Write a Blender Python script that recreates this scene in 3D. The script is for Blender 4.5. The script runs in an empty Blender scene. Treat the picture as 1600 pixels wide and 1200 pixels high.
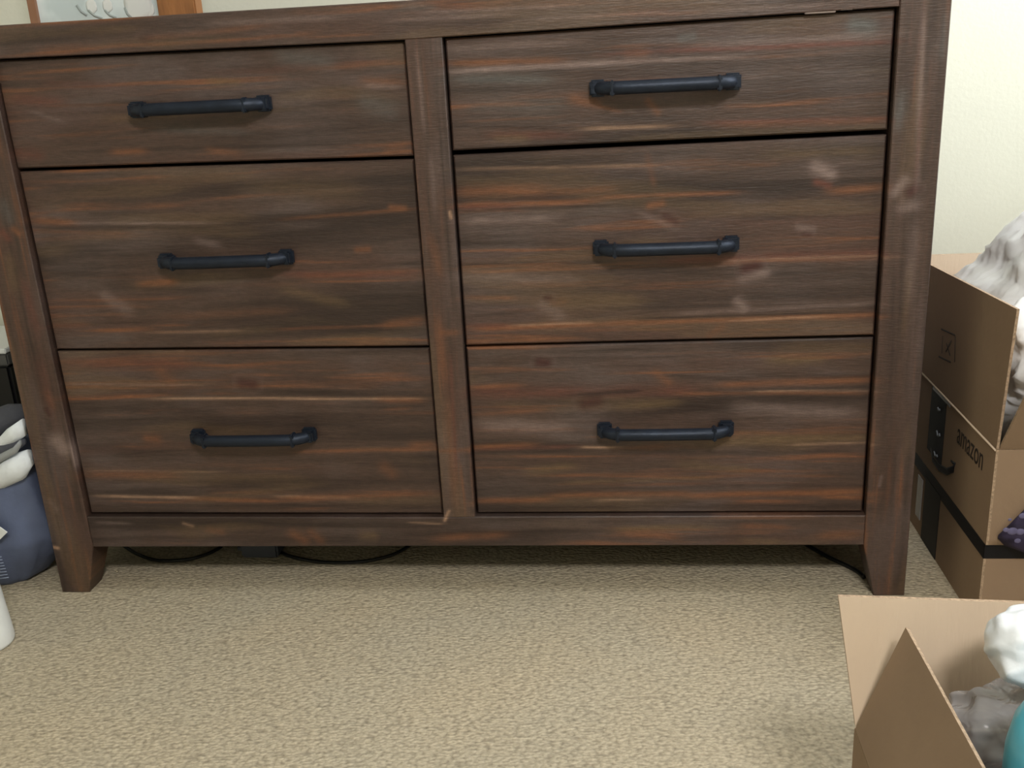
import bpy, bmesh, math, random
import numpy as np
from mathutils import Matrix, Vector

# ---------------------------------------------------------------- camera, light, exposure
SC = bpy.context.scene
COL = SC.collection
FPX = 1556.81
CAMP = (1.2520, 0.1135, -0.0544)          # pitch, yaw term, roll (radians)
CAML = np.array([1.0631, -1.5832, 0.9273])


def _rot(a, b, c):
    cx, sx, cy, sy, cz, sz = math.cos(a), math.sin(a), math.cos(b), math.sin(b), math.cos(c), math.sin(c)
    rz = np.array([[cz, -sz, 0], [sz, cz, 0], [0, 0, 1]])
    rx = np.array([[1, 0, 0], [0, cx, -sx], [0, sx, cx]])
    ry = np.array([[cy, -sy, 0], [sy, cy, 0], [0, 0, 1]])
    return ry @ rx @ rz


CR = _rot(*CAMP)
cam_data = bpy.data.cameras.new('camera')
cam_data.sensor_width = 36.0
cam_data.lens = FPX / 1600.0 * 36.0
cam_data.clip_start = 0.02
cam = bpy.data.objects.new('camera', cam_data)
COL.objects.link(cam)
M4 = Matrix.Identity(4)
for i in range(3):
    for j in range(3):
        M4[i][j] = CR[i][j]
    M4[i][3] = CAML[i]
cam.matrix_world = M4
SC.camera = cam

SC.view_settings.view_transform = 'Standard'
SC.view_settings.look = 'None'
SC.view_settings.gamma = 1.0
SC.view_settings.use_curve_mapping = False
SC.view_settings.exposure = 0.0

world = bpy.data.worlds.new('world')
SC.world = world
world.use_nodes = True
bg = world.node_tree.nodes['Background']
bg.inputs[0].default_value = (0.80, 0.90, 1.0, 1)
bg.inputs[1].default_value = 0.6


def area(name, loc, target, sx, sy, power, color):
    l = bpy.data.lights.new(name, 'AREA')
    l.shape = 'RECTANGLE'
    l.size, l.size_y, l.energy, l.color = sx, sy, power, color
    o = bpy.data.objects.new(name, l)
    COL.objects.link(o)
    o.location = loc
    o.rotation_euler = (Vector(target) - Vector(loc)).to_track_quat('-Z', 'Y').to_euler()
    return o


area('ceiling_light', (1.5, -2.3, 2.40), (1.2, -0.2, 0.1), 0.6, 0.45, 67, (1.0, 0.965, 0.92))
area('window_daylight', (2.40, 0.0, 1.62), (1.3, 0.0, 1.35), 0.84, 1.0, 31, (0.93, 0.97, 1.0))


def at(ax, v, px, py):
    d = CR @ np.array([(px - 800) / FPX, (600 - py) / FPX, -1.0])
    p = CAML + d * (v - CAML[ax]) / d[ax]
    return p


def xz(px, py, y=0.0):
    p = at(1, y, px, py)
    return (p[0], p[2])


# ---------------------------------------------------------------- helpers
def lin(c):
    return tuple(((v / 255) / 12.92 if v / 255 <= 0.04045 else ((v / 255 + 0.055) / 1.055) ** 2.4) for v in c)


def mesh(name, verts, faces, mat=None, parent=None, smooth=False):
    me = bpy.data.meshes.new(name)
    me.from_pydata([tuple(map(float, v)) for v in verts], [], faces)
    me.update()
    if smooth:
        me.polygons.foreach_set('use_smooth', [True] * len(me.polygons))
    o = bpy.data.objects.new(name, me)
    COL.objects.link(o)
    if mat:
        me.materials.append(mat)
    if parent is not None:
        o.parent = parent
        o.matrix_parent_inverse = Matrix.Translation(-Vector(parent.location))
    return o


def empty(name, loc, label, cat, group=None):
    o = bpy.data.objects.new(name, None)
    COL.objects.link(o)
    o.location = loc
    o.empty_display_size = 0.05
    tag(o, label, cat, group)
    return o


def tag(o, label, cat, group=None):
    o['label'] = label
    o['category'] = cat
    if group:
        o['group'] = group
    return o


def structure(o, label=None):
    o['kind'] = 'structure'
    if label:
        o['label'] = label
    return o


def bm_obj(name, bm, mat, parent=None, smooth=False):
    me = bpy.data.meshes.new(name)
    bmesh.ops.recalc_face_normals(bm, faces=bm.faces)
    bm.to_mesh(me)
    bm.free()
    if smooth:
        me.polygons.foreach_set('use_smooth', [True] * len(me.polygons))
    me.materials.append(mat)
    o = bpy.data.objects.new(name, me)
    COL.objects.link(o)
    if parent is not None:
        o.parent = parent
        o.matrix_parent_inverse = Matrix.Translation(-Vector(parent.location))
    return o


def add_box(bm, lo, hi, bev=0.0):
    r = bmesh.ops.create_cube(bm, size=1.0)
    for v in r['verts']:
        v.co = Vector([lo[i] + (v.co[i] + 0.5) * (hi[i] - lo[i]) for i in range(3)])
    if bev:
        es = list({e for v in r['verts'] for e in v.link_edges})
        bmesh.ops.bevel(bm, geom=es, offset=bev, segments=2, affect='EDGES')


def add_tube(bm, pts, rad, n=10, cap=True):
    pts = [Vector(p) for p in pts]
    if not hasattr(rad, '__len__'):
        rad = [rad] * len(pts)
    rings = []
    up = Vector((0, 0, 1))
    for i, p in enumerate(pts):
        t = (pts[min(i + 1, len(pts) - 1)] - pts[max(i - 1, 0)]).normalized()
        a = t.cross(up)
        if a.length < 1e-3:
            a = t.cross(Vector((1, 0, 0)))
        a.normalize()
        b = a.cross(t)
        rings.append([bm.verts.new(p + (a * math.cos(2 * math.pi * k / n) + b * math.sin(2 * math.pi * k / n)) * rad[i]) for k in range(n)])
    for r0, r1 in zip(rings[:-1], rings[1:]):
        for k in range(n):
            bm.faces.new((r0[k], r0[(k + 1) % n], r1[(k + 1) % n], r1[k])).smooth = True
    if cap:
        bm.faces.new(rings[0][::-1])
        bm.faces.new(rings[-1])


def add_lathe(bm, cx, cy, prof, n=32):
    rings = []
    for r, z in prof:
        rings.append([bm.verts.new((cx + r * math.cos(2 * math.pi * k / n), cy + r * math.sin(2 * math.pi * k / n), z)) for k in range(n)])
    for r0, r1 in zip(rings[:-1], rings[1:]):
        for k in range(n):
            bm.faces.new((r0[k], r0[(k + 1) % n], r1[(k + 1) % n], r1[k]))
    bm.faces.new(rings[0][::-1])
    bm.faces.new(rings[-1])


# value noise on a hashed lattice
def _hash(ix, iy, seed):
    h = (ix.astype(np.int64) * 374761393 + iy.astype(np.int64) * 668265263 + seed * 974634777) & 0xffffffff
    h = ((h ^ (h >> 13)) * 1274126177) & 0xffffffff
    h = h ^ (h >> 16)
    return (h & 0xffffff) / float(0xffffff)


def vnoise(x, y, seed=0):
    x = np.asarray(x, float)
    y = np.asarray(y, float)
    ix, iy = np.floor(x), np.floor(y)
    fx, fy = x - ix, y - iy
    fx, fy = fx * fx * (3 - 2 * fx), fy * fy * (3 - 2 * fy)
    a, b = _hash(ix, iy, seed), _hash(ix + 1, iy, seed)
    c, d = _hash(ix, iy + 1, seed), _hash(ix + 1, iy + 1, seed)
    return (a * (1 - fx) + b * fx) * (1 - fy) + (c * (1 - fx) + d * fx) * fy


def fbm(x, y, seed=0, o=4):
    s, a, t = 0, 1.0, 0
    for k in range(o):
        s = s + a * vnoise(np.asarray(x) * 2 ** k + 17.3 * k, np.asarray(y) * 2 ** k + 9.1 * k, seed + k)
        t += a
        a *= 0.55
    return s / t


# ---------------------------------------------------------------- materials
def newmat(name):
    m = bpy.data.materials.new(name)
    m.use_nodes = True
    nt = m.node_tree
    return m, nt, nt.nodes['Principled BSDF']


def simple(name, rgb, rough=0.6, var=0.12, scale=12.0, bump=0.0, bscale=60.0, metallic=0.0, spec=0.5, stretch=(1, 1, 1), trans=0.0, sub=None, dist=0.002):
    m, nt, b = newmat(name)
    c = lin(rgb)
    tc = nt.nodes.new('ShaderNodeTexCoord')
    mp = nt.nodes.new('ShaderNodeMapping')
    mp.inputs['Scale'].default_value = stretch
    nt.links.new(tc.outputs['Object'], mp.inputs[0])
    n = nt.nodes.new('ShaderNodeTexNoise')
    n.inputs['Scale'].default_value = scale
    n.inputs['Detail'].default_value = 4
    nt.links.new(mp.outputs[0], n.inputs['Vector'])
    r = nt.nodes.new('ShaderNodeValToRGB')
    r.color_ramp.elements[0].position = 0.3
    r.color_ramp.elements[1].position = 0.7
    r.color_ramp.elements[0].color = tuple(v * (1 - var) for v in c) + (1,)
    r.color_ramp.elements[1].color = tuple(min(1, v * (1 + var)) for v in c) + (1,)
    nt.links.new(n.outputs['Fac'], r.inputs[0])
    nt.links.new(r.outputs[0], b.inputs['Base Color'])
    b.inputs['Roughness'].default_value = rough
    b.inputs['Metallic'].default_value = metallic
    b.inputs['Specular IOR Level'].default_value = spec
    if trans:
        b.inputs['Transmission Weight'].default_value = trans
    if sub:
        b.inputs['Subsurface Weight'].default_value = sub
        b.inputs['Subsurface Radius'].default_value = (0.02, 0.02, 0.02)
    if bump:
        n2 = nt.nodes.new('ShaderNodeTexNoise')
        n2.inputs['Scale'].default_value = bscale
        n2.inputs['Detail'].default_value = 5
        nt.links.new(mp.outputs[0], n2.inputs['Vector'])
        bp = nt.nodes.new('ShaderNodeBump')
        bp.inputs['Strength'].default_value = bump
        bp.inputs['Distance'].default_value = dist
        nt.links.new(n2.outputs['Fac'], bp.inputs['Height'])
        nt.links.new(bp.outputs[0], b.inputs['Normal'])
    return m


def wood_material():
    m, nt, b = newmat('distressed_wood')
    ca = nt.nodes.new('ShaderNodeVertexColor')
    ca.layer_name = 'grain'
    tc = nt.nodes.new('ShaderNodeTexCoord')
    mp = nt.nodes.new('ShaderNodeMapping')
    mp.inputs['Rotation'].default_value = (0, math.radians(35), 0)
    mp.inputs['Scale'].default_value = (60, 200, 420)
    nt.links.new(tc.outputs['Object'], mp.inputs[0])
    n = nt.nodes.new('ShaderNodeTexNoise')
    n.inputs['Scale'].default_value = 1.0
    n.inputs['Detail'].default_value = 3
    nt.links.new(mp.outputs[0], n.inputs['Vector'])
    n2 = nt.nodes.new('ShaderNodeTexNoise')
    n2.inputs['Scale'].default_value = 420
    n2.inputs['Detail'].default_value = 3
    nt.links.new(tc.outputs['Object'], n2.inputs['Vector'])
    mr = nt.nodes.new('ShaderNodeMapRange')
    mr.inputs[1].default_value, mr.inputs[2].default_value = 0.3, 0.75
    mr.inputs[3].default_value, mr.inputs[4].default_value = 0.88, 1.13
    nt.links.new(n.outputs['Fac'], mr.inputs[0])
    mr2 = nt.nodes.new('ShaderNodeMapRange')
    mr2.inputs[1].default_value, mr2.inputs[2].default_value = 0.3, 0.7
    mr2.inputs[3].default_value, mr2.inputs[4].default_value = 0.9, 1.1
    nt.links.new(n2.outputs['Fac'], mr2.inputs[0])
    mu = nt.nodes.new('ShaderNodeMath')
    mu.operation = 'MULTIPLY'
    nt.links.new(mr.outputs[0], mu.inputs[0])
    nt.links.new(mr2.outputs[0], mu.inputs[1])
    vm = nt.nodes.new('ShaderNodeVectorMath')
    vm.operation = 'SCALE'
    nt.links.new(ca.outputs['Color'], vm.inputs[0])
    nt.links.new(mu.outputs[0], vm.inputs['Scale'])
    nt.links.new(vm.outputs[0], b.inputs['Base Color'])
    b.inputs['Roughness'].default_value = 0.47
    b.inputs['Specular IOR Level'].default_value = 0.5
    bp = nt.nodes.new('ShaderNodeBump')
    bp.inputs['Strength'].default_value = 0.6
    bp.inputs['Distance'].default_value = 0.001
    nt.links.new(n.outputs['Fac'], bp.inputs['Height'])
    nt.links.new(bp.outputs[0], b.inputs['Normal'])
    return m


WOOD = wood_material()
DARKIN = simple('dark_carcass', (34, 26, 23), 0.8)
HANDLE = simple('blackened_metal', (34, 42, 56), 0.46, 0.2, 40, 0.25, 150, 0.5, 0.5)
CARD = simple('corrugated_card', (150, 126, 103), 0.85, 0.05, 9, 0.25, 90, stretch=(1, 1, 1))
CARD_L = simple('pale_card', (212, 191, 168), 0.85, 0.05, 7, 0.3, 160, stretch=(1, 1, 0.1))
CARD_E = simple('card_edge', (172, 148, 124), 0.9, 0.35, 260, 0.5, 300)
BTAPE = simple('black_tape', (15, 15, 21), 0.55, 0.1, spec=.3)
PRINT = simple('dark_print', (48, 38, 34), 0.8, 0.1)
WPRINT = simple('grey_print', (120, 125, 132), 0.6, 0.1)
GLOSSTAPE = simple('clear_shiny_tape', (150, 150, 156), 0.25, 0.1)
BUBBLE = simple('bubble_film', (246, 249, 253), 0.3, 0.02, 20, 0.3, 60, spec=0.6, sub=0.2)
WBAG = simple('white_plastic', (238, 242, 248), 0.35, 0.03, 20, 0.5, 25, sub=0.2, dist=0.006)
TEAL = simple('teal_gloss', (92, 186, 212), 0.3, 0.15, 15)
PURPLE = simple('purple_cloth', (44, 36, 62), 0.8, 0.25, 50, 0.4, 90)
LAV = simple('lavender_print', (104, 100, 134), 0.8, 0.2, 60)
BLUEBAG = simple('blue_grey_canvas', (92, 102, 130), 0.8, 0.14, 14, 0.35, 120)
GREYCLOTH = simple('charcoal_knit', (70, 72, 80), 0.9, 0.2, 30, 0.4, 120)
WHITECLOTH = simple('white_knit', (228, 234, 238), 0.9, 0.08, 30, 0.4, 120)
BLACKPL = simple('black_plastic', (14, 14, 17), 0.5, 0.1)
GREYPL = simple('grey_plastic', (84, 84, 84), 0.5, 0.1)
WHITEPL = simple('white_gloss_plastic', (236, 240, 240), 0.3, 0.02)
CABLE = simple('black_rubber', (12, 12, 14), 0.5, 0.1)
SLATE = simple('slate_plastic', (60, 64, 74), 0.5, 0.1)
OAK = simple('orange_oak', (150, 100, 58), 0.5, 0.2, 10, 0.2, 60, stretch=(6, 6, 1))
BROWNFR = simple('brown_frame', (150, 108, 82), 0.5, 0.15, 20)
WALLM = simple('painted_wall', (221, 221, 207), 0.85, 0.02, 5, 0.2, 110)
CEILM = simple('ceiling_paint', (225, 224, 218), 0.9, 0.02)
TRIMM = simple('white_trim', (226, 226, 220), 0.5, 0.02)


def clear_plastic():
    m, nt, b = newmat('clear_grey_plastic')
    tc = nt.nodes.new('ShaderNodeTexCoord')
    n = nt.nodes.new('ShaderNodeTexNoise')
    n.inputs['Scale'].default_value = 22
    n.inputs['Distortion'].default_value = 1.5
    nt.links.new(tc.outputs['Object'], n.inputs['Vector'])
    bp = nt.nodes.new('ShaderNodeBump')
    bp.inputs['Strength'].default_value = 0.8
    bp.inputs['Distance'].default_value = 0.01
    nt.links.new(n.outputs['Fac'], bp.inputs['Height'])
    nt.links.new(bp.outputs[0], b.inputs['Normal'])
    b.inputs['Base Color'].default_value = (0.42, 0.41, 0.42, 1)
    b.inputs['Roughness'].default_value = 0.16
    b.inputs['Alpha'].default_value = 0.55
    return m


CLEAR = clear_plastic()


def carpet_material():
    m, nt, b = newmat('berber_carpet')
    tc = nt.nodes.new('ShaderNodeTexCoord')
    mp = nt.nodes.new('ShaderNodeMapping')
    mp.inputs['Scale'].default_value = (1, 1.5, 1)
    mp.inputs['Rotation'].default_value = (0, 0, math.radians(-8))
    nt.links.new(tc.outputs['Object'], mp.inputs[0])
    vo = nt.nodes.new('ShaderNodeTexVoronoi')
    vo.inputs['Scale'].default_value = 115
    vo.inputs['Randomness'].default_value = 0.8
    nt.links.new(mp.outputs[0], vo.inputs['Vector'])
    n = nt.nodes.new('ShaderNodeTexNoise')
    n.inputs['Scale'].default_value = 120
    n.inputs['Detail'].default_value = 4
    nt.links.new(mp.outputs[0], n.inputs['Vector'])
    nb = nt.nodes.new('ShaderNodeTexNoise')
    nb.inputs['Scale'].default_value = 4
    nt.links.new(tc.outputs['Object'], nb.inputs['Vector'])
    r = nt.nodes.new('ShaderNodeValToRGB')
    e = r.color_ramp.elements
    e[0].position, e[1].position = 0.28, 0.62
    e[0].color = lin((164, 152, 131)) + (1,)
    e[1].color = lin((203, 190, 166)) + (1,)
    nt.links.new(n.outputs['Fac'], r.inputs[0])
    r2 = nt.nodes.new('ShaderNodeValToRGB')
    r2.color_ramp.elements[0].position, r2.color_ramp.elements[1].position = 0.3, 0.7
    r2.color_ramp.elements[0].color = (1.0, 0.985, 0.96, 1)
    r2.color_ramp.elements[1].color = (0.95, 0.97, 0.99, 1)
    nt.links.new(nb.outputs['Fac'], r2.inputs[0])
    mx = nt.nodes.new('ShaderNodeMix')
    mx.data_type = 'RGBA'
    mx.blend_type = 'MULTIPLY'
    mx.inputs[0].default_value = 1
    nt.links.new(r.outputs[0], mx.inputs[6])
    nt.links.new(r2.outputs[0], mx.inputs[7])
    # dark gaps between the loops
    mr = nt.nodes.new('ShaderNodeMapRange')
    mr.inputs[1].default_value, mr.inputs[2].default_value = 0.45, 0.9
    mr.inputs[3].default_value, mr.inputs[4].default_value = 1.0, 0.72
    nt.links.new(vo.outputs['Distance'], mr.inputs[0])
    vm = nt.nodes.new('ShaderNodeVectorMath')
    vm.operation = 'SCALE'
    nt.links.new(mx.outputs[2], vm.inputs[0])
    nt.links.new(mr.outputs[0], vm.inputs['Scale'])
    nt.links.new(vm.outputs[0], b.inputs['Base Color'])
    b.inputs['Roughness'].default_value = 0.95
    b.inputs['Specular IOR Level'].default_value = 0.15
    inv = nt.nodes.new('ShaderNodeMath')
    inv.operation = 'SUBTRACT'
    inv.inputs[0].default_value = 1.0
    nt.links.new(vo.outputs['Distance'], inv.inputs[1])
    ad = nt.nodes.new('ShaderNodeMath')
    ad.operation = 'ADD'
    nt.links.new(inv.outputs[0], ad.inputs[0])
    nt.links.new(n.outputs['Fac'], ad.inputs[1])
    bp = nt.nodes.new('ShaderNodeBump')
    bp.inputs['Strength'].default_value = 0.75
    bp.inputs['Distance'].default_value = 0.003
    nt.links.new(ad.outputs[0], bp.inputs['Height'])
    nt.links.new(bp.outputs[0], b.inputs['Normal'])
    return m


# ---------------------------------------------------------------- the room
X0, X1, Y0, Y1, ZC = -1.3, 2.35, -3.2, 0.50, 2.44
bm = bmesh.new()
add_box(bm, (X0, Y0, -0.05), (X1, Y1, 0.0))
structure(bm_obj('floor', bm, carpet_material()), 'beige looped berber carpet')
bm = bmesh.new()
add_box(bm, (X0 - 0.1, Y1, -0.05), (X1 + 0.1, Y1 + 0.1, ZC))
structure(bm_obj('wall_back', bm, WALLM), 'cream painted wall behind the dresser')
bm = bmesh.new()
add_box(bm, (X0 - 0.1, Y0, -0.05), (X0, Y1, ZC))
structure(bm_obj('wall_left', bm, WALLM))
bm = bmesh.new()
add_box(bm, (X0 - 0.1, Y0 - 0.1, -0.05), (X1 + 0.1, Y0, ZC))
structure(bm_obj('wall_front', bm, WALLM))
bm = bmesh.new()                                 # right wall with a window opening
WY0, WY1, WZ0, WZ1 = -0.45, 0.45, 1.1, 2.15
add_box(bm, (X1, Y0, -0.05), (X1 + 0.1, WY0, ZC))
add_box(bm, (X1, WY1, -0.05), (X1 + 0.1, Y1, ZC))
add_box(bm, (X1, WY0, -0.05), (X1 + 0.1, WY1, WZ0))
add_box(bm, (X1, WY0, WZ1), (X1 + 0.1, WY1, ZC))
structure(bm_obj('wall_right', bm, WALLM))
bm = bmesh.new()
for lo, hi in (((X1, WY0, WZ0), (X1 + 0.1, WY0 + 0.04, WZ1)), ((X1, WY1 - 0.04, WZ0), (X1 + 0.1, WY1, WZ1)),
               ((X1, WY0, WZ0), (X1 + 0.1, WY1, WZ0 + 0.04)), ((X1, WY0, WZ1 - 0.04), (X1 + 0.1, WY1, WZ1)),
               ((X1 + 0.03, (WY0 + WY1) / 2 - 0.02, WZ0), (X1 + 0.07, (WY0 + WY1) / 2 + 0.02, WZ1))):
    add_box(bm, lo, hi)
structure(bm_obj('window_1', bm, TRIMM))
bm = bmesh.new()
add_box(bm, (X0, Y0, ZC), (X1, Y1, ZC + 0.05))
structure(bm_obj('ceiling', bm, CEILM))
bm = bmesh.new()
add_box(bm, (X0, Y1 - 0.014, 0), (X1, Y1, 0.085), 0.003)
structure(bm_obj('baseboard_back', bm, TRIMM))

# ---------------------------------------------------------------- wood painting
PAL = {'base': (77, 59, 51), 'grey': (88, 74, 70), 'dark': (50, 37, 32), 'red': (82, 56, 47),
       'O': (126, 80, 52), 'G': (138, 118, 112), 'D': (48, 34, 30), 'R': (102, 58, 46), 'L': (168, 134, 110),
       'S': (92, 92, 90), 'K': (64, 30, 27), 'V': (108, 86, 60)}
PAL = {k: np.array(lin(v)) for k, v in PAL.items()}
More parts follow.
